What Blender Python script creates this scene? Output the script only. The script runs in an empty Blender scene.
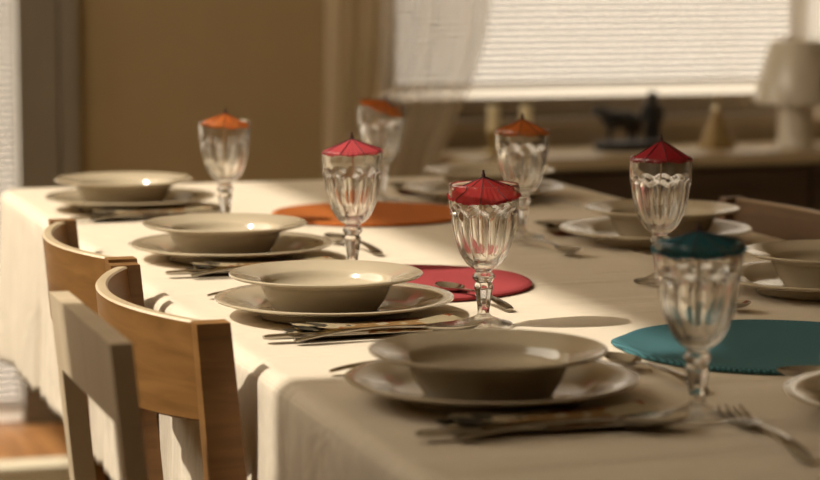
import bpy, bmesh, math, random
from mathutils import Vector, Matrix
PI = math.pi
random.seed(7)
SC = bpy.context.scene
COL = SC.collection

# ------------------------------------------------------------------ camera
cam_d = bpy.data.cameras.new('camera')
cam = bpy.data.objects.new('camera', cam_d); COL.objects.link(cam)
cam.location = (0, 0, 1.14)
cam.rotation_euler = (math.radians(90 - 6.89), 0, -math.radians(17.46))
cam_d.sensor_width = 36; cam_d.lens = 105.37
cam_d.clip_start = 0.05; cam_d.clip_end = 200
cam_d.dof.use_dof = True
cam_d.dof.focus_distance = 2.58
cam_d.dof.aperture_fstop = 5.2
SC.camera = cam

# ------------------------------------------------------------------ world, sun, exposure
w = bpy.data.worlds.new('world'); SC.world = w; w.use_nodes = True
bg = w.node_tree.nodes['Background']
bg.inputs['Color'].default_value = (1.0, 0.89, 0.73, 1)
bg.inputs['Strength'].default_value = 3.0
sun_d = bpy.data.lights.new('sun', 'SUN'); sun_d.energy = 3.8; sun_d.angle = math.radians(1.4)
sun_d.color = (1.0, 0.93, 0.82)
sun = bpy.data.objects.new('sun', sun_d); COL.objects.link(sun)
sun.location = (-6, 3, 8)
SUN_EL = 50
sun.rotation_euler = (0, -math.radians(90 - SUN_EL), 0)     # travels towards +x and down
SC.view_settings.view_transform = 'Standard'
SC.view_settings.look = 'None'
SC.view_settings.gamma = 1
SC.view_settings.exposure = 0.12
SC.view_settings.use_curve_mapping = False
SC.cycles.transmission_bounces = 16
SC.cycles.transparent_max_bounces = 24
SC.cycles.max_bounces = 20

# ------------------------------------------------------------------ materials
def nodes_of(name):
    m = bpy.data.materials.new(name); m.use_nodes = True
    return m, m.node_tree, m.node_tree.nodes['Principled BSDF']
def pbr(name, col, rough=0.5, metal=0.0, bump=0.0, bscale=60, vary=0.0, vscale=8, coat=0.0, sheen=0.0):
    m, nt, b = nodes_of(name)
    b.inputs['Roughness'].default_value = rough; b.inputs['Metallic'].default_value = metal
    b.inputs['Coat Weight'].default_value = coat; b.inputs['Coat Roughness'].default_value = 0.05
    b.inputs['Sheen Weight'].default_value = sheen
    tc = nt.nodes.new('ShaderNodeTexCoord')
    n = nt.nodes.new('ShaderNodeTexNoise'); n.inputs['Scale'].default_value = vscale; n.inputs['Detail'].default_value = 4
    nt.links.new(tc.outputs['Object'], n.inputs['Vector'])
    r = nt.nodes.new('ShaderNodeValToRGB')
    lo = [c * (1 - vary) for c in col]; hi = [min(1, c * (1 + vary)) for c in col]
    r.color_ramp.elements[0].color = (*lo, 1); r.color_ramp.elements[1].color = (*hi, 1)
    r.color_ramp.elements[0].position = 0.3; r.color_ramp.elements[1].position = 0.7
    nt.links.new(n.outputs['Fac'], r.inputs['Fac']); nt.links.new(r.outputs['Color'], b.inputs['Base Color'])
    if bump:
        n2 = nt.nodes.new('ShaderNodeTexNoise'); n2.inputs['Scale'].default_value = bscale; n2.inputs['Detail'].default_value = 3
        nt.links.new(tc.outputs['Object'], n2.inputs['Vector'])
        bp = nt.nodes.new('ShaderNodeBump'); bp.inputs['Strength'].default_value = bump; bp.inputs['Distance'].default_value = 0.004
        nt.links.new(n2.outputs['Fac'], bp.inputs['Height']); nt.links.new(bp.outputs['Normal'], b.inputs['Normal'])
    return m
def wood(name, c1, c2, rough=0.35, scale=(30, 3, 30), coat=0.0):
    m, nt, b = nodes_of(name)
    b.inputs['Roughness'].default_value = rough; b.inputs['Coat Weight'].default_value = coat
    tc = nt.nodes.new('ShaderNodeTexCoord'); mp = nt.nodes.new('ShaderNodeMapping')
    mp.inputs['Scale'].default_value = scale
    nt.links.new(tc.outputs['Object'], mp.inputs['Vector'])
    n = nt.nodes.new('ShaderNodeTexNoise'); n.inputs['Scale'].default_value = 1.0; n.inputs['Detail'].default_value = 6; n.inputs['Distortion'].default_value = 0.6
    nt.links.new(mp.outputs['Vector'], n.inputs['Vector'])
    r = nt.nodes.new('ShaderNodeValToRGB')
    r.color_ramp.elements[0].color = (*c1, 1); r.color_ramp.elements[1].color = (*c2, 1)
    r.color_ramp.elements[0].position = 0.35; r.color_ramp.elements[1].position = 0.65
    nt.links.new(n.outputs['Fac'], r.inputs['Fac']); nt.links.new(r.outputs['Color'], b.inputs['Base Color'])
    return m
def weave(name, col, scale=900, bump=0.25, rough=0.9, vary=0.12, crease=0.0, sheen=0.0, wscale=6):
    m, nt, b = nodes_of(name)
    b.inputs['Roughness'].default_value = rough; b.inputs['Specular IOR Level'].default_value = 0.2
    b.inputs['Sheen Weight'].default_value = sheen
    tc = nt.nodes.new('ShaderNodeTexCoord')
    w1 = nt.nodes.new('ShaderNodeTexWave'); w2 = nt.nodes.new('ShaderNodeTexWave')
    w1.bands_direction = 'X'; w2.bands_direction = 'Y'
    for x in (w1, w2):
        x.inputs['Scale'].default_value = scale; x.inputs['Distortion'].default_value = 3.0
        x.inputs['Detail'].default_value = 2; x.inputs['Detail Scale'].default_value = 0.4
        nt.links.new(tc.outputs['Object'], x.inputs['Vector'])
    add = nt.nodes.new('ShaderNodeMath'); add.operation = 'ADD'
    nt.links.new(w1.outputs['Fac'], add.inputs[0]); nt.links.new(w2.outputs['Fac'], add.inputs[1])
    r = nt.nodes.new('ShaderNodeValToRGB')
    r.color_ramp.elements[0].color = (*[c * (1 - vary) for c in col], 1)
    r.color_ramp.elements[1].color = (*[min(1, c * (1 + vary)) for c in col], 1)
    hm = nt.nodes.new('ShaderNodeMath'); hm.operation = 'MULTIPLY'; hm.inputs[1].default_value = 0.5
    nt.links.new(add.outputs[0], hm.inputs[0]); nt.links.new(hm.outputs[0], r.inputs['Fac'])
    nt.links.new(r.outputs['Color'], b.inputs['Base Color'])
    bp = nt.nodes.new('ShaderNodeBump'); bp.inputs['Strength'].default_value = bump; bp.inputs['Distance'].default_value = 0.001
    nt.links.new(hm.outputs[0], bp.inputs['Height'])
    last = bp
    if crease:
        n = nt.nodes.new('ShaderNodeTexNoise'); n.inputs['Scale'].default_value = wscale; n.inputs['Detail'].default_value = 3; n.inputs['Distortion'].default_value = 0.8
        mp = nt.nodes.new('ShaderNodeMapping'); mp.inputs['Scale'].default_value = (0.30, 1.8, 1.0); mp.inputs['Rotation'].default_value = (0, 0, 0.12)
        nt.links.new(tc.outputs['Object'], mp.inputs['Vector']); nt.links.new(mp.outputs['Vector'], n.inputs['Vector'])
        b2 = nt.nodes.new('ShaderNodeBump'); b2.inputs['Strength'].default_value = crease; b2.inputs['Distance'].default_value = 0.02
        nt.links.new(n.outputs['Fac'], b2.inputs['Height']); nt.links.new(bp.outputs['Normal'], b2.inputs['Normal']); last = b2
    nt.links.new(last.outputs['Normal'], b.inputs['Normal'])
    return m
def mix_with_transparent(m, fac):
    nt = m.node_tree; out = nt.nodes['Material Output']
    src = out.inputs['Surface'].links[0].from_socket
    t = nt.nodes.new('ShaderNodeBsdfTransparent'); mx = nt.nodes.new('ShaderNodeMixShader'); mx.inputs['Fac'].default_value = fac
    nt.links.new(src, mx.inputs[1]); nt.links.new(t.outputs[0], mx.inputs[2]); nt.links.new(mx.outputs[0], out.inputs['Surface'])
def add_translucent(m, col, fac):
    nt = m.node_tree; out = nt.nodes['Material Output']
    src = out.inputs['Surface'].links[0].from_socket
    t = nt.nodes.new('ShaderNodeBsdfTranslucent'); t.inputs['Color'].default_value = (*col, 1)
    mx = nt.nodes.new('ShaderNodeMixShader'); mx.inputs['Fac'].default_value = fac
    nt.links.new(src, mx.inputs[1]); nt.links.new(t.outputs[0], mx.inputs[2]); nt.links.new(mx.outputs[0], out.inputs['Surface'])

M = {}
M['wall'] = pbr('wall_paint', (0.38, 0.27, 0.13), 0.9, bump=0.05, bscale=200, vary=0.03)
M['wall_dark'] = pbr('low_bounce_brown_wall', (0.20, 0.14, 0.075), 0.9, vary=0.03)  # dark tone given to the unseen walls to cut bounce onto the plates
M['ceiling'] = pbr('ceiling_paint', (0.7, 0.62, 0.48), 0.9)
M['grey_frame'] = pbr('grey_frame_paint', (0.22, 0.18, 0.125), 0.45, vary=0.03)
M['window_frame'] = pbr('window_frame_paint', (0.30, 0.23, 0.15), 0.5, vary=0.05)
M['floor'] = wood('floor_wood', (0.30, 0.13, 0.04), (0.48, 0.23, 0.08), 0.4, (22, 2.5, 22))
M['rug'] = weave('rug_wool', (0.42, 0.33, 0.20), 300, 0.4, vary=0.2)
M['rug_border'] = weave('rug_border_wool', (0.75, 0.66, 0.48), 300, 0.4, vary=0.1)
M['cloth'] = weave('linen_cloth', (0.73, 0.63, 0.485), 150, 0.25, vary=0.06, crease=0.55, wscale=6)
M['slat'] = pbr('blind_slat', (0.52, 0.47, 0.42), 0.4, vary=0.02); add_translucent(M['slat'], (0.42, 0.38, 0.34), 0.35)
M['rail'] = pbr('blind_rail', (0.90, 0.84, 0.74), 0.35, vary=0.02); add_translucent(M['rail'], (0.95, 0.90, 0.82), 0.7)
M['cord'] = pbr('blind_cord', (0.8, 0.72, 0.6), 0.8)
M['sheer'] = pbr('sheer_voile', (0.70, 0.57, 0.38), 0.9, vary=0.03); add_translucent(M['sheer'], (0.55, 0.45, 0.31), 0.4); mix_with_transparent(M['sheer'], 0.55)
M['voile'] = pbr('dense_voile', (0.85, 0.76, 0.62), 0.9, vary=0.03); add_translucent(M['voile'], (0.50, 0.45, 0.37), 0.35); mix_with_transparent(M['voile'], 0.16)
M['sideboard_top'] = wood('sideboard_top_wood', (0.46, 0.35, 0.20), (0.54, 0.42, 0.25), 0.35, (3, 30, 30))
M['sideboard'] = wood('sideboard_dark_wood', (0.055, 0.034, 0.02), (0.08, 0.05, 0.03), 0.4, (3, 30, 30))
M['black'] = pbr('black_cast_metal', (0.012, 0.011, 0.010), 0.45, vary=0.2)
M['gold'] = pbr('gold_straw', (0.30, 0.20, 0.08), 0.35, metal=0.6, bump=0.6, bscale=120, vary=0.25, vscale=60)
M['brass'] = pbr('dull_brass', (0.38, 0.27, 0.10), 0.4, metal=0.7, vary=0.1)
M['glint'] = pbr('gold_glint', (0.95, 0.85, 0.6), 0.05, metal=1.0)
M['wax'] = pbr('cream_wax', (0.75, 0.64, 0.38), 0.4, vary=0.03)
M['wick'] = pbr('wick', (0.03, 0.025, 0.02), 0.9)
M['lamp'] = pbr('white_lamp_plastic', (0.72, 0.64, 0.50), 0.25, vary=0.01, coat=0.4); 
M['chair_wood'] = wood('chair_beech', (0.18, 0.083, 0.022), (0.27, 0.130, 0.038), 0.45, (8, 8, 60), coat=0.0)
M['chair_edge'] = wood('chair_plywood_edge', (0.62, 0.48, 0.30), (0.72, 0.58, 0.38), 0.35, (10, 10, 200), coat=0.2)
M['pale_wood'] = wood('pale_chair_wood', (0.58, 0.46, 0.30), (0.66, 0.53, 0.36), 0.45, (40, 6, 6))
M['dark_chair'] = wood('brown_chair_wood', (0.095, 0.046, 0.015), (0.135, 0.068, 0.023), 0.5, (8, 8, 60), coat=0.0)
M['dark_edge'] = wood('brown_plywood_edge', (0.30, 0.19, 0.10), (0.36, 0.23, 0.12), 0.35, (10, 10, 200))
M['ceramic'] = pbr('cream_ceramic', (0.50, 0.415, 0.285), 0.13, vary=0.015, coat=0.6)
M['steel'] = pbr('stainless_steel', (0.40, 0.365, 0.31), 0.13, metal=1.0, vary=0.02)
M['stick'] = wood('toothpick_wood', (0.40, 0.26, 0.12), (0.5, 0.34, 0.17), 0.6)
M['rib'] = pbr('dark_rib', (0.05, 0.015, 0.012), 0.7)
def paper(name, col):
    m = pbr(name, col, 0.75, bump=0.25, bscale=250, vary=0.14, vscale=40)
    add_translucent(m, col, 0.5)
    return m
M['paper_red'] = paper('red_paper', (0.55, 0.045, 0.042))
M['paper_pink'] = paper('pink_paper', (0.78, 0.16, 0.18))
M['paper_wine'] = paper('wine_paper', (0.60, 0.05, 0.07))
M['paper_teal'] = paper('teal_paper', (0.05, 0.23, 0.28))
M['paper_orange'] = paper('orange_paper', (0.75, 0.27, 0.05))
M['mat_teal'] = weave('teal_weave', (0.055, 0.15, 0.165), 80, 0.6, vary=0.9)
M['mat_red'] = weave('red_weave', (0.34, 0.05, 0.052), 110, 0.6, vary=0.2)
M['mat_orange'] = weave('orange_weave', (0.42, 0.12, 0.022), 110, 0.5, vary=0.15)
def glass_mat():
    m = bpy.data.materials.new('clear_pressed_glass'); m.use_nodes = True
    nt = m.node_tree; nt.nodes.clear()
    o = nt.nodes.new('ShaderNodeOutputMaterial'); g = nt.nodes.new('ShaderNodeBsdfGlass')
    g.inputs['Roughness'].default_value = 0.0; g.inputs['IOR'].default_value = 1.48
    g.inputs['Color'].default_value = (0.99, 0.985, 0.97, 1)
    t = nt.nodes.new('ShaderNodeBsdfTransparent'); mx = nt.nodes.new('ShaderNodeMixShader'); mx.inputs['Fac'].default_value = 0.06
    nt.links.new(g.outputs[0], mx.inputs[1]); nt.links.new(t.outputs[0], mx.inputs[2]); nt.links.new(mx.outputs[0], o.inputs['Surface'])
    return m
M['glass'] = glass_mat()
def pane_mat():
    m = bpy.data.materials.new('window_glass'); m.use_nodes = True
    nt = m.node_tree; nt.nodes.clear()
    o = nt.nodes.new('ShaderNodeOutputMaterial'); g = nt.nodes.new('ShaderNodeBsdfGlossy'); g.inputs['Roughness'].default_value = 0.02
    t = nt.nodes.new('ShaderNodeBsdfTransparent'); mx = nt.nodes.new('ShaderNodeMixShader'); mx.inputs['Fac'].default_value = 0.93
    nt.links.new(g.outputs[0], mx.inputs[1]); nt.links.new(t.outputs[0], mx.inputs[2]); nt.links.new(mx.outputs[0], o.inputs['Surface'])
    return m
M['pane'] = pane_mat()
def napkin_mat():
    m, nt, b = nodes_of('autumn_print_paper'); b.inputs['Roughness'].default_value = 0.85
    tc = nt.nodes.new('ShaderNodeTexCoord')
    v = nt.nodes.new('ShaderNodeTexVoronoi'); v.inputs['Scale'].default_value = 15
    n = nt.nodes.new('ShaderNodeTexNoise'); n.inputs['Scale'].default_value = 26; n.inputs['Detail'].default_value = 3
    mixv = nt.nodes.new('ShaderNodeMix'); mixv.data_type = 'RGBA'; mixv.inputs[0].default_value = 0.12
    nt.links.new(tc.outputs['Object'], n.inputs['Vector']); nt.links.new(tc.outputs['Object'], mixv.inputs[6]); nt.links.new(n.outputs['Color'], mixv.inputs[7])
    nt.links.new(mixv.outputs[2], v.inputs['Vector'])
    r = nt.nodes.new('ShaderNodeValToRGB'); r.color_ramp.interpolation = 'CONSTANT'
    e = r.color_ramp.elements
    e[0].position = 0; e[0].color = (0.62, 0.50, 0.30, 1)
    e[1].position = 0.38; e[1].color = (0.36, 0.10, 0.025, 1)
    for p, c in ((0.50, (0.07, 0.052, 0.025, 1)), (0.68, (0.60, 0.49, 0.29, 1)), (0.86, (0.40, 0.22, 0.07, 1))):
        x = e.new(p); x.color = c
    nt.links.new(v.outputs['Color'], r.inputs['Fac']); nt.links.new(r.outputs['Color'], b.inputs['Base Color'])
    return m
M['napkin'] = napkin_mat()

# ------------------------------------------------------------------ helpers
def smooth(a, b, x):
    t_ = max(0, min(1, (x-a)/(b-a))); return t_*t_*(3-2*t_)
def obj(name, bm, mat, parent=None, smooth=True, sharp=35, label=None, loc=None, recalc=True):
    if recalc: bmesh.ops.recalc_face_normals(bm, faces=bm.faces[:])
    me = bpy.data.meshes.new(name)
    ang = math.radians(sharp)
    for f in bm.faces: f.smooth = smooth
    if smooth:
        for e in bm.edges:
            if len(e.link_faces) == 2 and e.calc_face_angle(0) > ang: e.smooth = False
    bm.to_mesh(me); bm.free()
    mats = mat if isinstance(mat, (list, tuple)) else [mat]
    for x in mats: me.materials.append(x)
    o = bpy.data.objects.new(name, me); COL.objects.link(o)
    if parent: o.parent = parent
    if label: o['label'] = label
    if loc: o.location = loc
    return o
def tag(o, label, cat, group=None):
    o['label'] = label; o['category'] = cat
    if group: o['group'] = group
    return o
def thing(name, label, cat, loc=(0, 0, 0), rz=0, group=None):
    o = bpy.data.objects.new(name, None); COL.objects.link(o); o.empty_display_size = 0.05
    o.location = loc; o.rotation_euler = (0, 0, rz)
    return tag(o, label, cat, group)
def struct(o):
    o['kind'] = 'structure'; return o
def dup(root, loc, rot, label, group=None):
    r = root.copy(); COL.objects.link(r); r.location = loc
    r.rotation_euler = rot if isinstance(rot, tuple) else (0, 0, rot)
    r['label'] = label
    if group: r['group'] = group
    for ch in list(root.children):
        c = ch.copy(); COL.objects.link(c); c.parent = r
        for g in list(ch.children):
            d = g.copy(); COL.objects.link(d); d.parent = c
    return r
def box(bm, x0, x1, y0, y1, z0, z1, mi=0):
    v = [bm.verts.new(p) for p in ((x0,y0,z0),(x1,y0,z0),(x1,y1,z0),(x0,y1,z0),(x0,y0,z1),(x1,y0,z1),(x1,y1,z1),(x0,y1,z1))]
    for q in ((0,3,2,1),(4,5,6,7),(0,1,5,4),(1,2,6,5),(2,3,7,6),(3,0,4,7)):
        f = bm.faces.new([v[i] for i in q]); f.material_index = mi
    return v
def bev(bm, r=0.003, seg=2):
    bmesh.ops.bevel(bm, geom=[e for e in bm.edges if len(e.link_faces) == 2 and e.calc_face_angle(0) > 0.6], offset=r, segments=seg, affect='EDGES', clamp_overlap=True)
def boxes(bl, r=0.0):
    bm = bmesh.new()
    for b in bl: box(bm, *b)
    if r: bev(bm, r)
    return bm
def loft(bm, rings, closed=True, cap=(True, True), mi=0):
    vs = [[bm.verts.new(p) for p in r] for r in rings]
    n = len(rings[0])
    for a, b in zip(vs, vs[1:]):
        for j in range(n if closed else n - 1):
            k = (j + 1) % n
            f = bm.faces.new((a[j], a[k], b[k], b[j])); f.material_index = mi
    if closed and cap[0]: bm.faces.new(vs[0][::-1]).material_index = mi
    if closed and cap[1]: bm.faces.new(vs[-1]).material_index = mi
    return vs
def lathe(bm, prof, n=64, rfun=None, cap=(True, True), mi=0):
    rings = []
    for (r, z) in prof:
        ring = []
        for i in range(n):
            th = 2 * PI * i / n
            rr = rfun(r, z, th) if rfun else r
            ring.append((rr * math.cos(th), rr * math.sin(th), z))
        rings.append(ring)
    return loft(bm, rings, True, cap, mi)
def tube(bm, pts, rad, n=8, cap=(True, True)):
    pts = [Vector(p) for p in pts]; rings = []
    for i, p in enumerate(pts):
        d = (pts[min(i + 1, len(pts) - 1)] - pts[max(i - 1, 0)]).normalized()
        u = d.orthogonal().normalized() if i == 0 else (u - d * u.dot(d)).normalized()
        v = d.cross(u); r = rad[i] if isinstance(rad, (list, tuple)) else rad
        rings.append([p + u * (r * math.cos(2 * PI * k / n)) + v * (r * math.sin(2 * PI * k / n)) for k in range(n)])
    loft(bm, rings, True, cap)
def post(bm, a, b, sa, sb):
    """square bar from a to b, (x,y) half sizes sa at a and sb at b"""
    loft(bm, [[(p[0]+i*s[0], p[1]+j*s[1], p[2]) for i, j in ((-1,-1),(1,-1),(1,1),(-1,1))] for p, s in ((a, sa), (b, sb))])
def skin_mesh(verts, edges, sub=2):
    me = bpy.data.meshes.new('tmp'); me.from_pydata([v[:3] for v in verts], edges, [])
    o = bpy.data.objects.new('tmp', me); COL.objects.link(o)
    o.modifiers.new('s', 'SKIN')
    for i, d in enumerate(me.skin_vertices[0].data):
        d.radius = (verts[i][3], verts[i][3]); d.use_root = (i == 0)
    m = o.modifiers.new('u', 'SUBSURF'); m.levels = sub; m.render_levels = sub
    dg = bpy.context.evaluated_depsgraph_get()
    bm = bmesh.new(); bm.from_mesh(bpy.data.meshes.new_from_object(o.evaluated_get(dg)))
    bpy.data.objects.remove(o); return bm

# ------------------------------------------------------------------ room shell
XL, XR, YB, CZ = -0.35, 3.70, 5.75, 2.85
YF = -1.5
struct(obj('floor', boxes([(XL-0.2, XR+0.2, YF, YB+0.2, -0.1, 0)]), M['floor'], smooth=False))
struct(obj('ceiling', boxes([(XL-0.2, XR+0.2, YF, YB+0.2, CZ, CZ+0.12)]), M['ceiling'], smooth=False))
WX0, WX1, WZ0, WZ1 = 1.74, 3.30, 0.712, 2.20         # back window opening
DX0, DX1, DZ1 = -0.15, 0.86, 2.20                    # balcony door opening
struct(obj('wall_back', boxes([(XL-0.2, DX0, YB, YB+0.2, 0, CZ), (DX0, DX1, YB, YB+0.2, DZ1, CZ), (DX1, WX0, YB, YB+0.2, 0, CZ),
    (WX0, WX1, YB, YB+0.2, 0, WZ0), (WX0, WX1, YB, YB+0.2, WZ1, CZ), (WX1, XR+0.2, YB, YB+0.2, 0, CZ)]), M['wall'], smooth=False))
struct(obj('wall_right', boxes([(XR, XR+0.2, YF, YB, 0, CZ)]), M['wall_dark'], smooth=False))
HY0, HY1, HZ0, HZ1 = 2.125, 4.75, 1.25, 2.57         # tall window in the left wall, the sun comes through it
KY0, KY1 = 1.05, 1.42                                 # unseen opening added nearer the camera, fills the drape with skylight
GY0, GY1, GZ1 = 5.18, 5.74, 1.69  # low unseen opening, shaped to let sun onto the floor by the door
struct(obj('wall_left', boxes([(XL-0.2, XL, YF, KY0, 0, CZ), (XL-0.2, XL, KY0, KY1, 0, HZ0), (XL-0.2, XL, KY0, KY1, HZ1, CZ), (XL-0.2, XL, KY1, HY0, 0, CZ), (XL-0.2, XL, HY0, HY1, 0, HZ0), (XL-0.2, XL, HY0, HY1, HZ1, CZ),
    (XL-0.2, XL, HY1, GY0, 0, CZ), (XL-0.2, XL, GY0, GY1, 0, 0.1), (XL-0.2, XL, GY0, GY1, GZ1, CZ), (XL-0.2, XL, GY1, YB+0.001, 0, CZ)]), M['wall'], smooth=False))
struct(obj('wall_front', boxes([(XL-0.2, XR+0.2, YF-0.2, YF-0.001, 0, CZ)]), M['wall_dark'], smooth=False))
# back window frame and pane
def frame_bm(x0, x1, z0, z1, y0, y1, t):
    return boxes([(x0, x0+t, y0, y1, z0, z1), (x1-t, x1, y0, y1, z0, z1), (x0+t, x1-t, y0, y1, z0, z0+t), (x0+t, x1-t, y0, y1, z1-t, z1)], 0.004)
wf = struct(obj('window_1', frame_bm(WX0, WX1, WZ0, WZ1, YB+0.06, YB+0.12, 0.05), M['window_frame'], smooth=False))
obj('pane', boxes([(WX0+0.05, WX1-0.05, YB+0.085, YB+0.091, WZ0+0.05, WZ1-0.05)]), M['pane'], wf, smooth=False)
obj('window_stool', boxes([(WX0-0.03, XR-0.1, YB-0.022, YB+0.06, WZ0-0.035, WZ0)], 0.004), M['window_frame'], wf, smooth=False)
obj('apron_panel', boxes([(WX0-0.03, XR-0.1, YB-0.012, YB-0.002, 0.645, WZ0-0.037)], 0.002), M['window_frame'], wf, smooth=False)
# balcony door: glazed leaf behind a blind, grey casing beside it
dr = struct(obj('door_1', frame_bm(DX0, DX1, 0.0, DZ1, YB+0.05, YB+0.11, 0.03), M['grey_frame'], smooth=False))
obj('pane', boxes([(DX0+0.03, DX1-0.03, YB+0.077, YB+0.083, 0.03, DZ1-0.03)]), M['pane'], dr, smooth=False)
obj('casing', boxes([(DX1-0.035, 0.918, YB-0.022, YB+0.05, 0.0, DZ1+0.08), (DX0-0.08, DX0, YB-0.022, YB-0.001, 0, DZ1+0.08), (DX0, DX1-0.036, YB-0.022, YB-0.001, DZ1, DZ1+0.08)], 0.003), M['grey_frame'], dr, smooth=False)
obj('casing_moulding', boxes([(0.924, 0.967, YB-0.034, YB-0.001, 0.0, DZ1+0.08)], 0.008), M['grey_frame'], dr, smooth=False)
struct(obj('baseboard_back', boxes([(0.97, XR, YB-0.016, YB, 0, 0.08)], 0.004), M['window_frame'], smooth=False))

# ------------------------------------------------------------------ blinds
def blind(label, x0, x1, y, z0, z1, pitch=0.0157, cords=(0.2, 0.8), deg=60):
    t = thing('venetian_blind', label, 'window blind', ((x0+x1)/2, y, z0))
    hw = (x1 - x0) / 2; H = z1 - z0
    obj('headrail', boxes([(-hw, hw, -0.014, 0.014, H-0.03, H)], 0.002), M['rail'], t, smooth=False)
    bm = bmesh.new(); n = int((H - 0.07) / pitch); half = 0.0078; tilt = math.radians(deg)
    for i in range(n):
        zc = 0.034 + i * pitch
        rings = []
        for x in (-hw, hw):
            ring = []
            for k in (-1, -0.5, 0, 0.5, 1):
                c = 0.0012 * (1 - k * k)
                yy = k * half * math.cos(tilt) ; zz = k * half * math.sin(tilt)
                ring.append((x, -yy - c * math.sin(tilt), zc + zz + c * math.cos(tilt)))
            rings.append(ring)
        loft(bm, rings, closed=False)
    obj('slats', bm, M['slat'], t, recalc=False)
    bm = bmesh.new()
    loft(bm, [[(x, 0.004*math.cos(k*PI/6)-0.006, 0.016-0.016*math.cos(k*PI/6)) for k in range(7)] for x in (-hw, hw)], closed=False)
    obj('bottom_rail', bm, M['rail'], t, recalc=False)
    for f in cords:
        bm = bmesh.new(); xx = -hw + 2 * hw * f
        tube(bm, [(xx, -0.0105, 0.012), (xx, -0.0105, H - 0.012)], 0.0009, 6)
        obj('cord', bm, M['cord'], t)
    return t
blind('wide pale venetian blind lowered over the back window behind the lamp', 1.715, 2.885, YB-0.045, 0.772, 2.25)
blind('narrow pale venetian blind on the door at the far left edge', -0.12, 0.818, YB-0.03, 0.012, 2.2, deg=70)

# ------------------------------------------------------------------ sheer curtains
def curtain(name, label, xl, xr, y, z0, z1, folds, amp, nx=160, nz=50, mat='sheer'):
    bm = bmesh.new(); rows = []
    for j in range(nz + 1):
        t = j / nz; z = z0 + (z1 - z0) * t
        a, b = xl(t), xr(t); row = []
        for i in range(nx + 1):
            s = i / nx
            yy = y + amp * (0.55 * math.sin(2*PI*(folds*s + 0.25*math.sin(5*s))) + 0.3*math.sin(2*PI*(folds*0.43*s+0.3+0.1*t)) + 0.15*math.sin(2*PI*folds*2.1*s))
            row.append((a + (b - a) * s, yy, z))
        rows.append(row)
    loft(bm, rows, closed=False)
    o = obj(name, bm, M[mat], recalc=False)
    return tag(o, label, 'curtain')
curtain('sheer_curtain', 'sheer cream curtain hanging left of the back window, gathered towards its hem',
        lambda t: 1.53 + 0.02*t, lambda t: 1.79 + 0.155*smooth(0.17, 0.40, t) + 0.12*max(0, t-0.3), 5.58, 0.03, 2.45, 9, 0.035)
curtain('sheer_curtain', 'pale sheer curtain strip at the right photo edge above the lamp',
        lambda t: 2.815, lambda t: 3.36, 5.662, 0.70, 2.45, 8, 0.02, mat='voile')

# ------------------------------------------------------------------ rug, sideboard
rg = thing('rug', 'beige rug with a pale border on the wooden floor, lower left corner', 'rug', (1.0, 4.17, 0))
obj('field', boxes([(-1.2, 1.7, -2.6, 0.99, 0.0005, 0.009)], 0.002), M['rug'], rg, smooth=False)
obj('border', boxes([(-1.3, 1.8, 0.993, 1.11, 0.0005, 0.012), (-1.3, -1.203, -2.6, 0.993, 0.0005, 0.012), (1.703, 1.8, -2.6, 0.993, 0.0005, 0.012), (-1.3, 1.8, -2.7, -2.603, 0.0005, 0.012)], 0.003), M['rug_border'], rg, smooth=False)

sb = thing('sideboard', 'long low dark sideboard with a lighter wooden top below the back window', 'sideboard', (2.755, 5.56, 0))
SBW = 0.90
obj('body', boxes([(-SBW+0.01, SBW-0.01, -0.145, 0.155, 0.06, 0.612)], 0.003), M['sideboard'], sb, smooth=False)
obj('top', boxes([(-SBW, SBW, -0.17, 0.17, 0.613, 0.64)], 0.005), M['sideboard_top'], sb, smooth=False)
for k in range(4):
    x0 = -SBW + 0.02 + k * 0.44
    d = obj('door', boxes([(x0, x0+0.43, -0.163, -0.146, 0.08, 0.60)], 0.003), M['sideboard'], sb, smooth=False)
    bm = bmesh.new(); lathe(bm, [(0.004, 0), (0.005, 0.01), (0.011, 0.016), (0.008, 0.024), (0.002, 0.026)], 16)
    bmesh.ops.transform(bm, matrix=Matrix.Translation((x0 + (0.40 if k % 2 == 0 else 0.03), -0.163, 0.45)) @ Matrix.Rotation(PI/2, 4, 'X'), verts=bm.verts)
    obj('knob', bm, M['brass'], d)
for x in (-0.82, 0.82):
    for y in (-0.12, 0.12):
        obj('foot', boxes([(x-0.025, x+0.025, y-0.025, y+0.025, 0, 0.059)], 0.004), M['sideboard'], sb, smooth=False)
ST = 0.6405
# candles in short holders
for i, (px, lab) in enumerate(((1.964, 'left'), (2.050, 'right'))):
    h = thing('candle_holder', f'short dull brass holder under the {lab} candle on the sideboard', 'candle holder', (px, 5.56, ST), 0, 'candle holders')
    bm = bmesh.new(); lathe(bm, [(0.026, 0), (0.026, 0.005), (0.012, 0.012), (0.009, 0.022), (0.013, 0.03), (0.009, 0.038), (0.018, 0.05), (0.019, 0.057), (0.016, 0.058)], 32)
    obj('stem', bm, M['brass'], h)
    c = thing('pillar_candle', f'{lab} of the two cream candles standing behind the orange umbrella glass', 'candle', (px, 5.56, ST+0.0585), 0, 'cream candles')
    bm = bmesh.new(); lathe(bm, [(0.0155, 0), (0.016, 0.003), (0.016, 0.056), (0.014, 0.061), (0.009, 0.059), (0.002, 0.058)], 32)
    obj('wax', bm, M['wax'], c)
    bm = bmesh.new(); tube(bm, [(0, 0, 0.056), (0.001, 0, 0.063), (0.003, 0, 0.068)], 0.0009, 6); obj('wick', bm, M['wick'], c)
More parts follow.
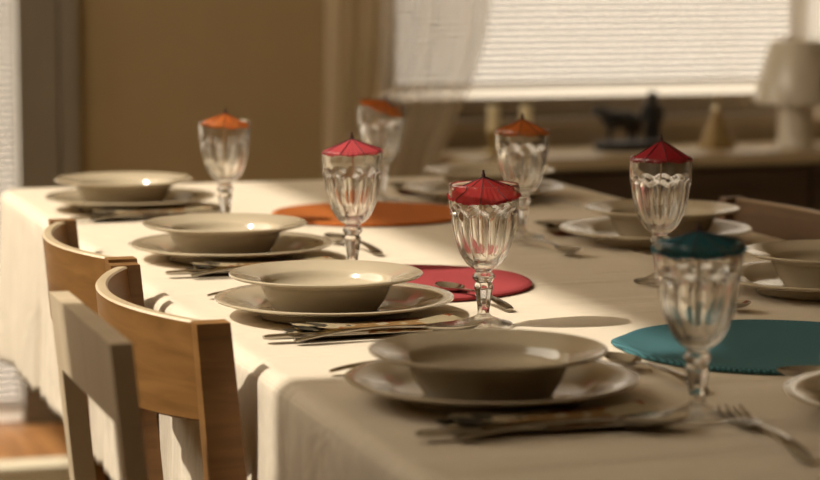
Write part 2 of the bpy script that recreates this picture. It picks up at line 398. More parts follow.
# black statuette
s = thing('statuette', 'black statuette of a horse and a standing figure on one plinth', 'statuette', (2.334, 5.585, ST), -0.15)
bm = bmesh.new()
lathe(bm, [(0.96, 0), (1.0, 0.004), (1.0, 0.016), (0.95, 0.021)], 40)
for v in bm.verts:
    v.co.x *= 0.090; v.co.y *= 0.036
    v.co.x += 0.003 * math.sin(40 * v.co.x)
obj('plinth', bm, M['black'], s)
hv = [(0.0, 0, 0.075, .017), (-0.022, 0, 0.076, .018), (-0.036, 0, 0.087, .014), (-0.047, 0, 0.099, .010), (-0.058, 0, 0.099, .008), (-0.070, 0, 0.090, .0055),
      (0.020, 0, 0.077, .0175), (0.032, 0, 0.074, .012), (0.040, 0, 0.062, .005), (0.043, 0, 0.045, .004),
      (-0.028, -0.009, 0.055, .0075), (-0.031, -0.009, 0.038, .0045), (-0.030, -0.009, 0.022, .0055),
      (-0.026, 0.009, 0.055, .0075), (-0.024, 0.009, 0.038, .0045), (-0.026, 0.009, 0.022, .0055),
      (0.024, -0.009, 0.055, .0085), (0.029, -0.009, 0.040, .0048), (0.026, -0.009, 0.022, .0055),
      (0.018, 0.009, 0.055, .0085), (0.021, 0.009, 0.040, .0048), (0.018, 0.009, 0.022, .0055),
      (-0.048, 0.003, 0.108, .003)]
he = [(0,1),(1,2),(2,3),(3,4),(4,5),(0,6),(6,7),(7,8),(8,9),(1,10),(10,11),(11,12),(1,13),(13,14),(14,15),(6,16),(16,17),(17,18),(6,19),(19,20),(20,21),(3,22)]
hb = skin_mesh([(a, b, c, r*(1.35 if c > 0.06 else 1.05)) for a, b, c, r in hv], he)
bmesh.ops.scale(hb, verts=hb.verts, vec=(1.12, 1.3, 1.0))
bmesh.ops.translate(hb, verts=hb.verts, vec=(-0.018, 0, 0))
obj('horse', hb, M['black'], s, sharp=80)
fv = [(0, 0, 0.085, .014), (0, 0, 0.108, .017), (0, 0, 0.124, .006), (0, 0, 0.138, .0105), (0, 0, 0.065, .015), (-0.006, 0, 0.045, .010), (-0.007, 0, 0.022, .0075), (0.007, 0, 0.045, .010), (0.008, 0, 0.022, .0075),
      (-0.016, -0.002, 0.105, .006), (-0.021, -0.006, 0.085, .005), (-0.026, -0.010, 0.070, .004), (0.016, 0, 0.105, .006), (0.019, -0.003, 0.085, .005), (0.014, -0.010, 0.068, .004), (0, 0, 0.150, .006)]
fe = [(0,1),(1,2),(2,3),(0,4),(4,5),(5,6),(4,7),(7,8),(1,9),(9,10),(10,11),(1,12),(12,13),(13,14),(3,15)]
fb = skin_mesh([(a, b, c, r*1.2) for a, b, c, r in fv], fe)
bmesh.ops.scale(fb, verts=fb.verts, vec=(1.25, 1.25, 1.0))
bmesh.ops.translate(fb, verts=fb.verts, vec=(0.060, 0, 0))
obj('standing_figure', fb, M['black'], s, sharp=80)
# golden tree figurine
t = thing('tree_figurine', 'small golden cone tree figurine with an added glint ball beside the lamp', 'figurine', (2.572, 5.575, ST))
bm = bmesh.new(); prof = [(0.046, 0.0)]
for k in range(5):
    z = 0.004 + k * 0.021; r = 0.047 - k * 0.0085
    prof += [(r, z), (r * 0.98, z + 0.004), (r - 0.011, z + 0.020)]
prof += [(0.003, 0.118)]
lathe(bm, prof, 48, lambda r, z, th: r * (1 + 0.05 * math.sin(11 * th + 40 * z)))
obj('tiers', bm, M['gold'], t)
bm = bmesh.new(); bmesh.ops.create_uvsphere(bm, u_segments=16, v_segments=10, radius=0.0095, matrix=Matrix.Translation((0.001, 0, 0.127))); obj('finial', bm, M['gold'], t)
bm = bmesh.new(); bmesh.ops.create_uvsphere(bm, u_segments=24, v_segments=14, radius=0.0105, matrix=Matrix.Translation((-0.013, -0.020, 0.100))); obj('glint_ball', bm, M['glint'], t, label='ball added for a gold glint')  # mirror ball added to stand in for a glint on the tree
# mushroom lamp
t = thing('table_lamp', 'white mushroom shaped table lamp at the right end of the sideboard', 'lamp', (2.763, 5.520, ST))
bm = bmesh.new(); lathe(bm, [(0.050, 0), (0.052, 0.004), (0.047, 0.012), (0.045, 0.03), (0.045, 0.118), (0.02, 0.12)], 64); obj('base', bm, M['lamp'], t)
bm = bmesh.new(); lathe(bm, [(0.050, 0.121), (0.100, 0.113), (0.107, 0.113), (0.109, 0.120), (0.068, 0.262), (0.062, 0.272), (0.03, 0.276), (0.004, 0.277)], 72); obj('lamp_shade', bm, M['lamp'], t)

# ------------------------------------------------------------------ table and cloth
TZ = 0.745
TX0, TX1, TY0, TY1 = 0.552, 1.470, 1.57, 4.00
tb = thing('dining_table', 'long wooden dining table hidden under the linen cloth', 'table', ((TX0+TX1)/2, (TY0+TY1)/2, 0))
hx, hy = (TX1-TX0)/2, (TY1-TY0)/2
obj('table_top', boxes([(-hx+0.006, hx-0.006, -hy+0.006, hy-0.006, TZ-0.035, TZ-0.005)], 0.006), M['dark_chair'], tb, smooth=False)
obj('apron', boxes([(-hx+0.08, hx-0.08, -hy+0.10, -hy+0.12, TZ-0.13, TZ-0.036), (-hx+0.08, hx-0.08, hy-0.12, hy-0.10, TZ-0.13, TZ-0.036),
    (-hx+0.08, -hx+0.10, -hy+0.121, hy-0.121, TZ-0.13, TZ-0.036), (hx-0.10, hx-0.08, -hy+0.121, hy-0.121, TZ-0.13, TZ-0.036)]), M['dark_chair'], tb, smooth=False)
for sx in (-1, 1):
    for sy in (-1, 1):
        bm = bmesh.new(); x, y = sx*(hx-0.14), sy*(hy-0.16)
        post(bm, (x, y, 0.0092), (x, y, TZ-0.036), (0.025, 0.025), (0.035, 0.035)); bev(bm, 0.004)
        obj('leg', bm, M['dark_chair'], tb, smooth=False)

def cloth_mesh():
    cr = 0.035; step = 0.0095; per = []
    corners = [(TX1-cr, TY0+cr, -PI/2), (TX1-cr, TY1-cr, 0), (TX0+cr, TY1-cr, PI/2), (TX0+cr, TY0+cr, PI)]
    for ci, (cx, cy, a0) in enumerate(corners):
        for k in range(9):
            a = a0 + (PI/2) * k / 8
            per.append((cx + cr*math.cos(a), cy + cr*math.sin(a), math.cos(a), math.sin(a), 1.0 - abs(k-4)/5))
        nx_, ny_, _ = corners[(ci+1) % 4]
        a = a0 + PI/2; p0 = (cx + cr*math.cos(a), cy + cr*math.sin(a)); p1 = (nx_ + cr*math.cos(a), ny_ + cr*math.sin(a))
        L = math.dist(p0, p1); m = int(L/step)
        for k in range(1, m):
            f = k/m; d = min(f, 1-f)*L
            per.append((p0[0]+(p1[0]-p0[0])*f, p0[1]+(p1[1]-p0[1])*f, math.cos(a), math.sin(a), max(0, 0.2 - d*2)))
    s = 0; rnd = random.Random(3)
    ss = []
    for i, p in enumerate(per):
        ss.append(s); q = per[(i+1) % len(per)]; s += math.dist(p[:2], q[:2])
    total = s
    def fold(sv, d):
        u = sv/total*2*PI
        ph = 0.8*math.sin(7*u) + 0.9*math.sin(17*u+1.3)
        a = 0.42*math.sin(47*u + ph*1.8 + 2.5*d) + 0.10*math.sin(97*u + 2.1*ph + 0.7) + 0.5*math.sin(27*u + 5*d + 1) + 0.6*math.sin(128*u + 3.2*ph + 14*d)*(0.6+0.4*math.sin(13*u))
        mod = 0.55 + 0.45*math.sin(11*u + 0.4)*math.sin(5*u+2)
        return a*mod
    rings = []
    cx, cy = (TX0+TX1)/2, (TY0+TY1)/2
    def wav(x, y):
        return 0.0012*math.sin(9*x+2.3*y) * math.sin(6.1*y-1.2*x+0.5) * 0.35
    for f in (0.03, 0.25, 0.5, 0.7, 0.85, 0.93, 0.975):
        rings.append([(cx+(p[0]-cx)*f, cy+(p[1]-cy)*f, TZ + wav(p[0]*f, p[1]*f)) for p in per])
    R = 0.014
    for k in range(0, 6):
        a = (PI/2)*k/5
        rings.append([(p[0]+p[2]*(R*math.sin(a)-0.004*(1-k/5)), p[1]+p[3]*(R*math.sin(a)-0.004*(1-k/5)), TZ - R*(1-math.cos(a))) for p in per])
    D = 0.272
    for k in range(1, 23):
        d = R + (D-R)*k/22; g = (k/22)
        ring = []
        for p, sv in zip(per, ss):
            off = R + 0.003*g + min(1, g*1.7)**0.8*(0.0115*fold(sv, d)) + p[4]*0.03*g
            hem = 0.004*math.sin(sv/total*2*PI*9)*g
            ring.append((p[0]+p[2]*off, p[1]+p[3]*off, TZ - d + hem))
        rings.append(ring)
    bm = bmesh.new(); loft(bm, rings, True, (True, False))
    return bm
o = obj('tablecloth', cloth_mesh(), M['cloth'], sharp=180)
so = o.modifiers.new('thickness', 'SOLIDIFY'); so.thickness = 0.0012; so.offset = -1
tag(o, 'beige linen tablecloth draped over the long dining table', 'tablecloth')

# ------------------------------------------------------------------ chairs
def curved_chair(label, loc, rz, wood_m, edge_m, group='curved back chairs', width=0.45, top=0.792, bulge=0.072, ph=0.098):
    """local x = across the back, local +y = the way the sitter looks; origin on the floor under the post line"""
    t = thing('dining_chair', label, 'chair', loc, rz, group)
    hw = width / 2
    lean = 0.085
    yb = lambda z: -lean * (z - top)                     # posts come forward going down
    # bent backrest panel between and behind the posts
    bm = bmesh.new(); N = 40; thk = 0.013
    R = (hw*hw + bulge*bulge) / (2*bulge); a0 = math.asin(hw / R)
    rings = []
    for i in range(N + 1):
        a = -a0 + 2*a0*i/N
        nx, ny = math.sin(a), -math.cos(a)
        bx, by = R*math.sin(a), R - bulge - R*math.cos(a)
        sag = 0.012*(1-(a/a0)**2)
        ring = []
        for (dz, off) in ((0, 0.0), (0.0025, 0.001), (0, thk)):
            pass
        zt, zb = top, top - ph - sag*0.6
        pts = []
        for (z, o_) in ((zt-0.002, -thk/2), (zt, -thk/2+0.002), (zt, thk/2-0.002), (zt-0.002, thk/2), (zb+0.002, thk/2), (zb, thk/2-0.002), (zb, -thk/2+0.002), (zb+0.002, -thk/2)):
            pts.append((bx + nx*o_, by + ny*o_ + yb(z), z))
        rings.append(pts)
    vs = loft(bm, rings)
    bm.faces.ensure_lookup_table()
    for f in bm.faces:
        if f.calc_center_median().z > top - 0.0015: f.material_index = 1
    obj('backrest', bm, [wood_m, edge_m], t, sharp=40)
    for sx in (-1, 1):                                  # rear legs rise as the back posts
        bm = bmesh.new(); x = sx*(hw + 0.0115)
        post(bm, (x, -0.02, 0.0), (x, yb(0.42)+0.004, 0.42), (0.015, 0.016), (0.016, 0.020))
        post(bm, (x, yb(0.42)+0.004, 0.4201), (x, 0.004, top+0.001), (0.016, 0.020), (0.0125, 0.0165))
        bev(bm, 0.003)
        obj('leg', bm, wood_m, t, smooth=False)
        bm = bmesh.new(); x2 = sx*(hw - 0.015)
        post(bm, (x2, 0.405, 0.0), (x2, 0.39, 0.418), (0.013, 0.013), (0.018, 0.018)); bev(bm, 0.003)
        obj('leg', bm, wood_m, t, smooth=False)
    obj('seat_rail', boxes([(-hw+0.004, hw-0.004, 0.374, 0.406, 0.372, 0.4185) if False else (-hw+0.006, hw-0.006, 0.03, 0.05, 0.37, 0.418),
        (-hw+0.006, -hw+0.026, 0.052, 0.365, 0.37, 0.418), (hw-0.026, hw-0.006, 0.052, 0.365, 0.37, 0.418), (-hw+0.006, hw-0.006, 0.345, 0.364, 0.37, 0.418)], 0.002), wood_m, t, smooth=False)
    bm = bmesh.new(); box(bm, -hw-0.005, hw+0.005, 0.062, 0.43, 0.4205, 0.440); bev(bm, 0.006, 3)
    obj('seat', bm, wood_m, t, smooth=False)
    return t
# left side sitters look towards +x -> rotate -90 degrees
curved_chair('brown bent-back wooden chair in the middle, pushed against the cloth beside the second setting', (0.492, 2.430, 0.0092), -PI/2, M['chair_wood'], M['chair_edge'], top=0.779, width=0.42, bulge=0.054)
curved_chair('brown bent-back wooden chair farther away, its backrest partly hidden by the nearer one', (0.499, 2.912, 0.0092), -PI/2, M['chair_wood'], M['chair_edge'], top=0.779, width=0.39, bulge=0.042)
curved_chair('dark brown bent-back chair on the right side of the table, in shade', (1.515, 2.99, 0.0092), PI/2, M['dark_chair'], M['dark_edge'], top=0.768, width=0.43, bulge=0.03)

t = thing('dining_chair', 'blurred pale wooden chair nearest the camera with straight flat backrest', 'chair', (0.351, 2.047, 0.0092), -PI/2)
hw, top = 0.143, 0.815
lean = 0.10
yb = lambda z: -lean*(z-top)
for sx in (-1, 1):
    bm = bmesh.new(); x = sx*hw
    post(bm, (x, 0.0, 0.0), (x, yb(0.42), 0.42), (0.014, 0.015), (0.015, 0.017))
    post(bm, (x, yb(0.42), 0.4201), (x, yb(top-0.0685), top-0.0685), (0.015, 0.012), (0.0135, 0.0092)); bev(bm, 0.002)
    obj('leg', bm, M['pale_wood'], t, smooth=False)
    bm = bmesh.new(); x2 = sx*(hw - 0.005)
    post(bm, (x2, 0.36, 0.0), (x2, 0.35, 0.418), (0.013, 0.013), (0.017, 0.017)); bev(bm, 0.002)
    obj('leg', bm, M['pale_wood'], t, smooth=False)
bm = bmesh.new()
loft(bm, [[(x, y0+yb(z), z) for x, y0 in ((-hw-0.0137, -0.0092), (hw+0.0137, -0.0092), (hw+0.0137, 0.0092), (-hw-0.0137, 0.0092))] for z in (top-0.068, top+0.001)]); bev(bm, 0.002)
obj('backrest', bm, M['pale_wood'], t, smooth=False)
bm = bmesh.new()
loft(bm, [[(x, y0+yb(z), z) for x, y0 in ((-hw+0.0155, -0.008), (hw-0.0155, -0.008), (hw-0.0155, 0.008), (-hw+0.0155, 0.008))] for z in (0.50, 0.54)]); bev(bm, 0.002)
obj('back_rail', bm, M['pale_wood'], t, smooth=False)
bm = bmesh.new(); box(bm, -hw+0.004, hw-0.004, 0.065, 0.38, 0.4205, 0.440); bev(bm, 0.005, 3); obj('seat', bm, M['pale_wood'], t, smooth=False)
obj('seat_rail', boxes([(-hw+0.02, hw-0.02, 0.330, 0.3335, 0.375, 0.4195), (-hw+0.016, hw-0.016, 0.03, 0.05, 0.375, 0.4195), (-hw+0.02, -hw+0.04, 0.0505, 0.3295, 0.375, 0.4195), (hw-0.04, hw-0.02, 0.0505, 0.3295, 0.375, 0.4195)], 0.0), M['pale_wood'], t, smooth=False)

# ------------------------------------------------------------------ round mats
def mat_bm(r, seed, point=None):
    rnd = random.Random(seed); ph = [rnd.uniform(0, 6.28) for _ in range(4)]
    def rf(rr, z, th):
        k = 1 + 0.008*math.sin(3*th+ph[0]) + 0.005*math.sin(7*th+ph[1])
        if point is not None:
            d = (th-point+PI) % (2*PI) - PI
            k += 0.05*math.exp(-(d/0.16)**2)
        return rr*k
    bm = bmesh.new()
    lathe(bm, [(r-0.002, 0), (r, 0.0015), (r, 0.0035), (r-0.003, 0.005), (r*0.94, 0.0052), (r*0.93, 0.0045), (r*0.5, 0.0045), (0.002, 0.0045)], 120, rf)
    return bm
MZ = TZ + 0.0012
tag(obj('table_mat', mat_bm(0.155, 1, PI*0.86), M['mat_teal'], loc=(1.056, 2.146, MZ)), 'round teal woven mat lying on the cloth at the right', 'table mat', 'round table mats')
tag(obj('table_mat', mat_bm(0.147, 2), M['mat_red'], loc=(0.845, 2.690, MZ)), 'round crimson mat lying behind the sharp glass with a red umbrella', 'table mat', 'round table mats')
tag(obj('table_mat', mat_bm(0.150, 3), M['mat_orange'], loc=(1.015, 3.42, MZ)), 'round orange mat lying farthest away on the cloth', 'table mat', 'round table mats')

# ------------------------------------------------------------------ crockery and cutlery prototypes
def soup_plate_bm():
    bm = bmesh.new()
    lathe(bm, [(0.002, 0.002), (0.050, 0.002), (0.052, 0.0), (0.057, 0.0), (0.059, 0.003), (0.065, 0.012), (0.0715, 0.0260), (0.0745, 0.0300), (0.103, 0.0372), (0.1050, 0.0383), (0.1053, 0.0398), (0.104, 0.0408),
               (0.0745, 0.0340), (0.0710, 0.0318), (0.0690, 0.0275), (0.0650, 0.0225), (0.058, 0.0190), (0.047, 0.0178), (0.002, 0.0175)], 96)
    return bm
def dinner_plate_bm():
    bm = bmesh.new()
    lathe(bm, [(0.002, 0.002), (0.076, 0.002), (0.078, 0.0), (0.083, 0.0), (0.085, 0.0025), (0.094, 0.0095), (0.126, 0.0165), (0.1300, 0.0180), (0.1303, 0.0195), (0.129, 0.0205),
               (0.120, 0.0190), (0.094, 0.0135), (0.088, 0.0085), (0.080, 0.0060), (0.002, 0.0056)], 112)
    return bm
def strip(bm, secs, nu=6):
    """secs: (s along local y, half width, z, cup, thickness)"""
    rings = []
    for (y, hw_, z, cup, th) in secs:
        topr = [(hw_*(-1+2*k/nu), y, z + cup*((-1+2*k/nu)**2)) for k in range(nu+1)]
        bot = [(p[0], p[1], p[2]-th*(1 - 0.6*abs(p[0]/hw_)**3)) for p in reversed(topr)]
        rings.append(topr + bot)
    loft(bm, rings)
def handle_secs(y0, y1, w0, w1, z0, zm, z1):
    out = []
    for i in range(13):
        f = i/12; hw_ = w0 + (w1-w0)*f**1.5
        if i == 12: hw_ *= 0.55
        if i == 11: hw_ *= 0.9
        z = z0*(1-f)**2 + zm*2*f*(1-f) + z1*f*f
        out.append((y0 + (y1-y0)*f, hw_, z, -0.0004, 0.0022))
    return out
def make_spoon(name, cat, L, bw, bl):
    """bowl tip at +y, handle end at -y, origin midway, lies on z=0"""
    t = thing(name, '', cat)
    bm = bmesh.new(); y1 = L/2; y0 = y1 - bl; secs = []
    for i in range(17):
        f = i/16
        hw_ = max(0.0016, bw*(math.sin(PI*min(1, f*0.97+0.03))**0.62)*(0.82+0.26*f)) if i not in (0, 16) else 0.0022
        d = 0.0075*math.sin(PI*f)**0.8
        z = 0.0098 + 0.001*f - d
        secs.append((y0 + bl*f, hw_, z, d*0.92, 0.0014))
    strip(bm, secs, 10); obj('bowl', bm, M['steel'], t, sharp=60)
    bm = bmesh.new(); strip(bm, handle_secs(y0+0.001, -L/2, 0.0024, 0.0082, 0.0098, 0.016, 0.0028), 4); obj('handle', bm, M['steel'], t, sharp=60)
    return t
def make_fork(name, cat, L):
    t = thing(name, '', cat)
    bm = bmesh.new(); y1 = L/2
    hs = [(y1-0.078, .0026, .0085, 0, .002), (y1-0.070, .0060, .0065, .0005, .0018), (y1-0.060, .0108, .0045, .001, .0016), (y1-0.050, .0120, .0035, .001, .0016), (y1-0.045, .0122, .0033, .001, .0016)]
    strip(bm, hs, 6)
    for k in range(4):
        x = -0.0099 + 0.0066*k
        rings = []
        for (y, hwid, z) in ((y1-0.0452, .0022, .0038), (y1-0.03, .0019, .0036), (y1-0.012, .0015, .0060), (y1, .0007, .0092)):
            rings.append([(x-hwid, y, z), (x+hwid, y, z), (x+hwid, y, z-0.0016), (x-hwid, y, z-0.0016)])
        loft(bm, rings)
    obj('tines', bm, M['steel'], t, sharp=60)
    bm = bmesh.new(); strip(bm, handle_secs(y1-0.077, -L/2, 0.0025, 0.0082, 0.0085, 0.016, 0.0028), 4); obj('handle', bm, M['steel'], t, sharp=60)
    return t
def make_knife(name, cat, L):
    t = thing(name, '', cat)
    bm = bmesh.new(); y1 = L/2; bl = L*0.5; secs = []
    for i in range(11):
        f = i/10; hw_ = 0.0088*(1 if f < 0.7 else max(0.12, max(0, math.cos((f-0.7)/0.3*PI/2))**0.6))
        secs.append((y1-bl+bl*f, hw_, 0.0030, 0, 0.0016))
    strip(bm, secs, 4); obj('blade', bm, M['steel'], t, sharp=60)
    bm = bmesh.new(); strip(bm, [(y1-bl+0.001, .0055, .0045, -.0008, .004), (y1-bl-0.02, .0060, .0055, -.001, .0055), (-L/2+0.03, .0085, .0058, -.001, .0056), (-L/2+0.006, .0080, .0055, -.001, .005), (-L/2, .0050, .0045, -.0005, .0035)], 6)
    obj('handle', bm, M['steel'], t, sharp=60)
    return t
def napkin_bm():
    bm = bmesh.new()
    def sheet(cx, cy, wx, wy, rot, z, curl):
        rows = []; nx, ny = 8, 14
        for j in range(ny+1):
            r = []
            for i in range(nx+1):
                x = (i/nx-0.5)*wx; y = (j/ny-0.5)*wy
                zz = z + curl*(2*abs(y)/wy)**3 + 0.0006*math.sin(40*y+9*x+z*900)
                r.append((cx + x*math.cos(rot)-y*math.sin(rot), cy + x*math.sin(rot)+y*math.cos(rot), zz))
            rows.append(r)
        loft(bm, rows, closed=False)
    sheet(0, 0, 0.066, 0.19, 0.0, 0.0010, 0.001)
    sheet(0.004, 0.004, 0.058, 0.18, 0.05, 0.0036, 0.002)
    sheet(0.006, -0.006, 0.052, 0.17, -0.04, 0.0062, 0.003)
    sheet(0.011, 0.004, 0.040, 0.16, 0.04, 0.0088, 0.004)
    bmesh.ops.solidify(bm, geom=bm.faces[:], thickness=0.0009)
    return bm

CR = {'soup': 'soup plates', 'dinner': 'dinner plates'}
proto_soup = obj('soup_plate', soup_plate_bm(), M['ceramic'], sharp=50); proto_soup['category'] = 'soup plate'; proto_soup['group'] = 'cream soup plates'
proto_dinner = obj('dinner_plate', dinner_plate_bm(), M['ceramic'], sharp=50); proto_dinner['category'] = 'dinner plate'; proto_dinner['group'] = 'cream dinner plates'
proto_napkin = obj('napkin', napkin_bm(), M['napkin'], sharp=60); proto_napkin['category'] = 'napkin'; proto_napkin['group'] = 'folded napkins'
proto_spoon = make_spoon('soup_spoon', 'spoon', 0.205, 0.0205, 0.066); proto_spoon['group'] = 'soup spoons'
proto_dessert = make_spoon('dessert_spoon', 'spoon', 0.175, 0.0165, 0.054); proto_dessert['group'] = 'dessert spoons'
proto_fork = make_fork('dinner_fork', 'fork', 0.200); proto_fork['group'] = 'dinner forks'
proto_knife = make_knife('table_knife', 'knife', 0.220); proto_knife['group'] = 'table knives'
used = set()
def put(proto, loc, rz, label):
    if proto.name not in used:
        used.add(proto.name); proto.location = loc; proto.rotation_euler = (0, 0, rz); proto['label'] = label; return proto
    return dup(proto, loc, rz, label)

CT = TZ + 0.0012          # top of the cloth
SET = [  # x, y, rotation, where, extras
    (0.697, 1.975, -PI/2, 'nearest left place setting, beside the teal umbrella glass', 'NKSFD'),
    (0.697, 2.490, -PI/2, 'second left place setting, beside the sharp red umbrella glass', 'NKSFD'),
    (0.702, 2.995, -PI/2, 'third left place setting, beside the pink umbrella glass', 'NKSFD'),
    (0.690, 3.625, -PI/2, 'farthest left place setting, by the left table end', 'NKSF'),
    (1.290, 2.490, PI/2, 'right place setting cut off by the photo edge', 'D'),
    (1.290, 2.990, PI/2, 'right place setting behind the wine red umbrella glass', 'NKSFD'),
    (1.255, 3.600, PI/2, 'farthest right place setting, behind the orange umbrella glass', 'NKSF'),
    (1.035, 1.790, 0.0, 'head setting in the lower right corner, by the big fork', 'FD'),
]
for (x, y, rz, wh, ex) in SET:
    def L(v, u, dz=0.0):
        return (x + v*math.cos(rz) - u*math.sin(rz), y + v*math.sin(rz) + u*math.cos(rz), CT + dz)
    put(proto_dinner, L(0, 0, 0.0004), 0, 'cream dinner plate of the ' + wh)
    put(proto_soup, L(0.010 if y < 2 and rz else 0.002, -0.007 if y < 2 and rz else -0.010, 0.0066), 0, 'cream soup plate of the ' + wh)
    j = random.Random(int(y*1000)).uniform
    if 'N' in ex: put(proto_napkin, L(0.123, 0.012, 0.0004), rz + j(-.05, .05), 'printed folded napkin of the ' + wh)
    if 'K' in ex: put(proto_knife, L(0.161, -0.010, 0.0026), rz + j(-.03, .03), 'steel knife of the ' + wh)
    if 'S' in ex: put(proto_spoon, L(0.176, 0.010, 0.0016), rz + j(-.04, .04) + 0.03, 'steel soup spoon of the ' + wh)
    if 'F' in ex: put(proto_fork, L(-0.158 if rz else -0.187, -0.005 if rz else -0.055, 0.0012), rz + (j(-.03, .03) if rz else -0.13), 'steel fork of the ' + wh)
    if 'D' in ex: put(proto_dessert, L(-0.045 if rz else 0.025, 0.176 + (0.014 if not rz else 0), 0.0012), rz + PI/2 + 0.14 + j(-.03, .03), 'small dessert spoon of the ' + wh)

# ------------------------------------------------------------------ goblets
NT = 100; NF = 10
def facet(th, n, k):
    p = (th % (2*PI/n)) - PI/n
    f = math.cos(PI/n)/math.cos(p)
    return 1 + (f-1)*k, p/(PI/n)
OUT = [(0.0088, 0.0570), (0.0098, 0.0595), (0.0140, 0.0618), (0.0190, 0.0655), (0.0234, 0.0710), (0.0270, 0.0780), (0.0301, 0.0860), (0.0326, 0.0950), (0.0344, 0.1040), (0.0356, 0.1120), (0.0361, 0.1165), (0.0364, 0.1190), (0.0366, 0.1210), (0.0367, 0.1230), (0.0368, 0.1250), (0.0368, 0.1275), (0.0369, 0.1320), (0.0371, 0.1390), (0.0374, 0.1460), (0.0374, 0.1490)]
def bowl_r(r, z, th):
    fz = facet(th, NF, 1.0)
    arch = 0.1245 - 0.0055*fz[1]**2            # arched head of each pressed panel
    ins = 1 - smooth(arch-0.0018, arch+0.0010, z)
    lowfade = smooth(0.058, 0.072, z)
    rr = r*(1 + (fz[0]-1)*0.95*ins)
    rib = math.exp(-((1-abs(fz[1]))/0.10)**2)*0.0006
    return rr - ins*lowfade*(0.0016 - rib*1.2)
def make_goblet():
    t = thing('water_goblet', '', 'goblet', group='pressed glass goblets')
    # bowl: outer skin, rim, inner skin
    bm = bmesh.new()
    INN = [(0.0364, 0.1505), (0.0352, 0.1500), (0.0349, 0.1460), (0.0344, 0.1380), (0.0340, 0.1280), (0.0332, 0.1180), (0.0318, 0.1080), (0.0299, 0.0980), (0.0274, 0.0890), (0.0240, 0.0805), (0.0198, 0.0735), (0.0135, 0.0685), (0.0055, 0.0660), (0.0008, 0.0657)]
    rings = []
    for (r, z) in OUT: rings.append([(bowl_r(r, z, 2*PI*i/NT)*math.cos(2*PI*i/NT), bowl_r(r, z, 2*PI*i/NT)*math.sin(2*PI*i/NT), z) for i in range(NT)])
    for (r, z) in INN: rings.append([(r*math.cos(2*PI*i/NT), r*math.sin(2*PI*i/NT), z) for i in range(NT)])
    loft(bm, rings, True, (False, True)); obj('bowl', bm, M['glass'], t, sharp=60)
    bm = bmesh.new()
    ST_ = [(0.0062, 0.0130), (0.0066, 0.0165), (0.0074, 0.0230), (0.0088, 0.0310), (0.0102, 0.0385), (0.0108, 0.0420), (0.0096, 0.0445), (0.0086, 0.0462), (0.0098, 0.0480), (0.0116, 0.0505), (0.0119, 0.0525), (0.0110, 0.0545), (0.0094, 0.0560), (0.0088, 0.0570)]
    def sr(r, z, th):
        k = smooth(0.013, 0.018, z)*(1-smooth(0.042, 0.0455, z))
        return r*facet(th, 8, k)[0]
    lathe(bm, ST_, NT, sr, (False, False)); obj('stem', bm, M['glass'], t, sharp=25)
    bm = bmesh.new()
    lathe(bm, [(0.001, 0.0016), (0.020, 0.0012), (0.0270, 0.0), (0.0295, 0.0002), (0.0307, 0.0012), (0.0308, 0.0026), (0.0295, 0.0036), (0.0220, 0.0056), (0.0150, 0.0078), (0.0100, 0.0100), (0.0072, 0.0118), (0.0062, 0.0130)], NT, None, (True, False))
    obj('foot', bm, M['glass'], t, sharp=50)
    return t
goblet = make_goblet()

def make_umbrella(mat, label, loc, tilt, r=0.039, h=0.017, stick=0.085, droop=0.03, group='paper umbrellas', pleat=0.0006, spin=0.0, up=0.007):
    """origin at the canopy's rim centre; tilt = (about x, about y)"""
    t = thing('paper_umbrella', label, 'paper umbrella', loc, 0, group)
    t.rotation_euler = (tilt[0], tilt[1], spin)
    bm = bmesh.new(); n = 96; R_ = []
    NR = 8
    for k in range(10):
        f = 0.03 + 0.97*k/9
        ring = []
        for i in range(n):
            th = 2*PI*i/n
            pl = pleat*math.cos(NR*4*th)*f + 0.0008*f*f*math.cos(NR*th)
            edge = r*f*(1 - 0.018*f*(0.5-0.5*math.cos(NR*th)))
            z = h*(1 - f**(1+droop)) + pl
            ring.append((edge*math.cos(th), edge*math.sin(th), z))
        R_.append(ring)
    loft(bm, R_, True, (False, False))
    bmesh.ops.solidify(bm, geom=bm.faces[:], thickness=0.0003)
    obj('canopy', bm, mat, t, sharp=80)
    for k in range(NR):
        th = 2*PI*k/NR
        bm = bmesh.new()
        pts = []
        for q in range(7):
            f = 0.04 + 0.96*q/6
            z = h*(1 - f**(1+droop)) + pleat*f + 0.0008*f*f + 0.0004
            pts.append((r*f*math.cos(th), r*f*math.sin(th), z))
        tube(bm, pts, 0.00045, 5)
        obj('rib', bm, M['rib'], t)
    bm = bmesh.new(); tube(bm, [(0, 0, h+up), (0, 0, 0), (0, 0, -stick+0.008), (0, 0, -stick)], [0.0011, 0.0011, 0.001, 0.0004], 8); obj('stick', bm, M['stick'], t)
    bm = bmesh.new(); lathe(bm, [(0.0003, h-0.0008), (0.0020, h-0.0002), (0.0021, h+0.0025), (0.0013, h+0.0042), (0.0012, h+up), (0.0003, h+up+0.0008)], 16); obj('finial', bm, M['stick'] if False else M['rib'], t)
    return t
tl = math.radians
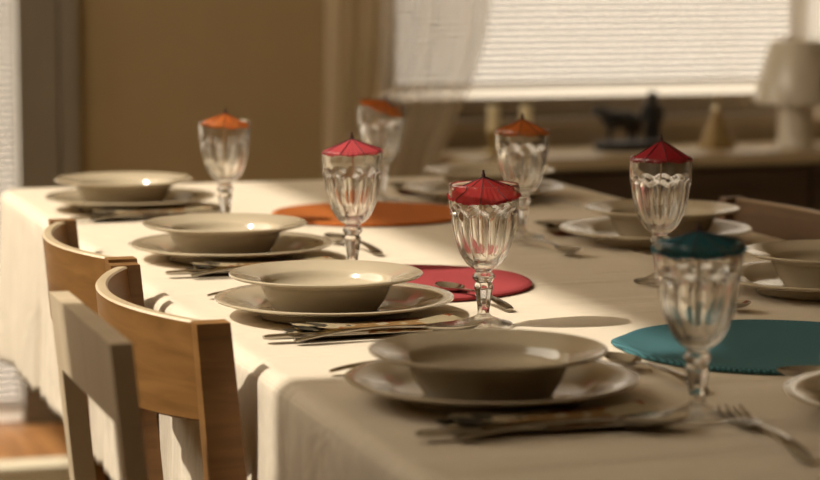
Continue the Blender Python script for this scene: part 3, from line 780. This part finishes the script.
# camera-facing directions: right = (.954,-.3), towards camera = (-.3,-.954)
GL = [ # x, y, goblet label, umbrella material, umbrella label, tilt (toward camera deg, to right deg), r, h, plane height, spin
    (0.833, 1.838, 'faceted glass goblet with a teal umbrella, nearest the camera', 'paper_teal', 'dark teal paper umbrella on the nearest goblet', (6, -2), .0410, .016, .1440, .2),
    (0.8255, 2.3660, 'sharp faceted glass goblet in the centre with a bright red umbrella', 'paper_red', 'bright red paper umbrella on the sharp central goblet', (10, -2), .0390, .020, .1380, .35),
    (0.810, 2.810, 'faceted glass goblet with a pink umbrella, before the orange mat', 'paper_pink', 'pink pleated paper umbrella on the goblet left of centre', (2, -2), .0385, .017, .1480, .1),
    (0.778, 3.360, 'faceted glass goblet with an orange umbrella, standing alone against the bare wall', 'paper_orange', 'orange paper umbrella on the goblet against the bare wall', (4, 4), .0355, .018, .1440, .5),
    (1.085, 3.600, 'blurred faceted glass goblet in front of the sheer curtain', 'paper_orange', 'tilted orange paper umbrella in front of the sheer curtain', (5, 22), .0375, .015, .1460, .7),
    (1.128, 3.075, 'faceted glass goblet with an orange umbrella, in front of the candles', 'paper_orange', 'orange paper umbrella on the goblet in front of the candles', (2, 0), .0385, .020, .1450, .3),
    (1.133, 2.612, 'faceted glass goblet with a wine red umbrella, right, before the stacked plates', 'paper_wine', 'wine red cone-shaped paper umbrella on the right goblet', (0, 0), .0375, .024, .1460, .6),
]
for i, (x, y, gl, pm, ul, (tc_, tr_), r_, h_, zp, sp) in enumerate(GL):
    if i == 0: g = goblet; g.location = (x, y, CT+0.0004); g['label'] = gl
    else: g = dup(goblet, (x, y, CT+0.0004), 0.13*i, gl)
    # lean vector: canopy normal leans this way in the world
    lean_v = Vector((-.3, -.954, 0))*math.sin(tl(tc_)) + Vector((.954, -.3, 0))*math.sin(tl(tr_))
    nrm = Vector((lean_v.x, lean_v.y, 1)).normalized()
    e = (Vector((0, 0, 1)).rotation_difference(nrm).to_matrix() @ Matrix.Rotation(sp, 3, 'Z')).to_euler()
    u = make_umbrella(M[pm], ul, (x, y, CT+0.0004+zp), (0, 0), r=r_, h=h_, stick=zp-0.072)
    u.rotation_euler = e
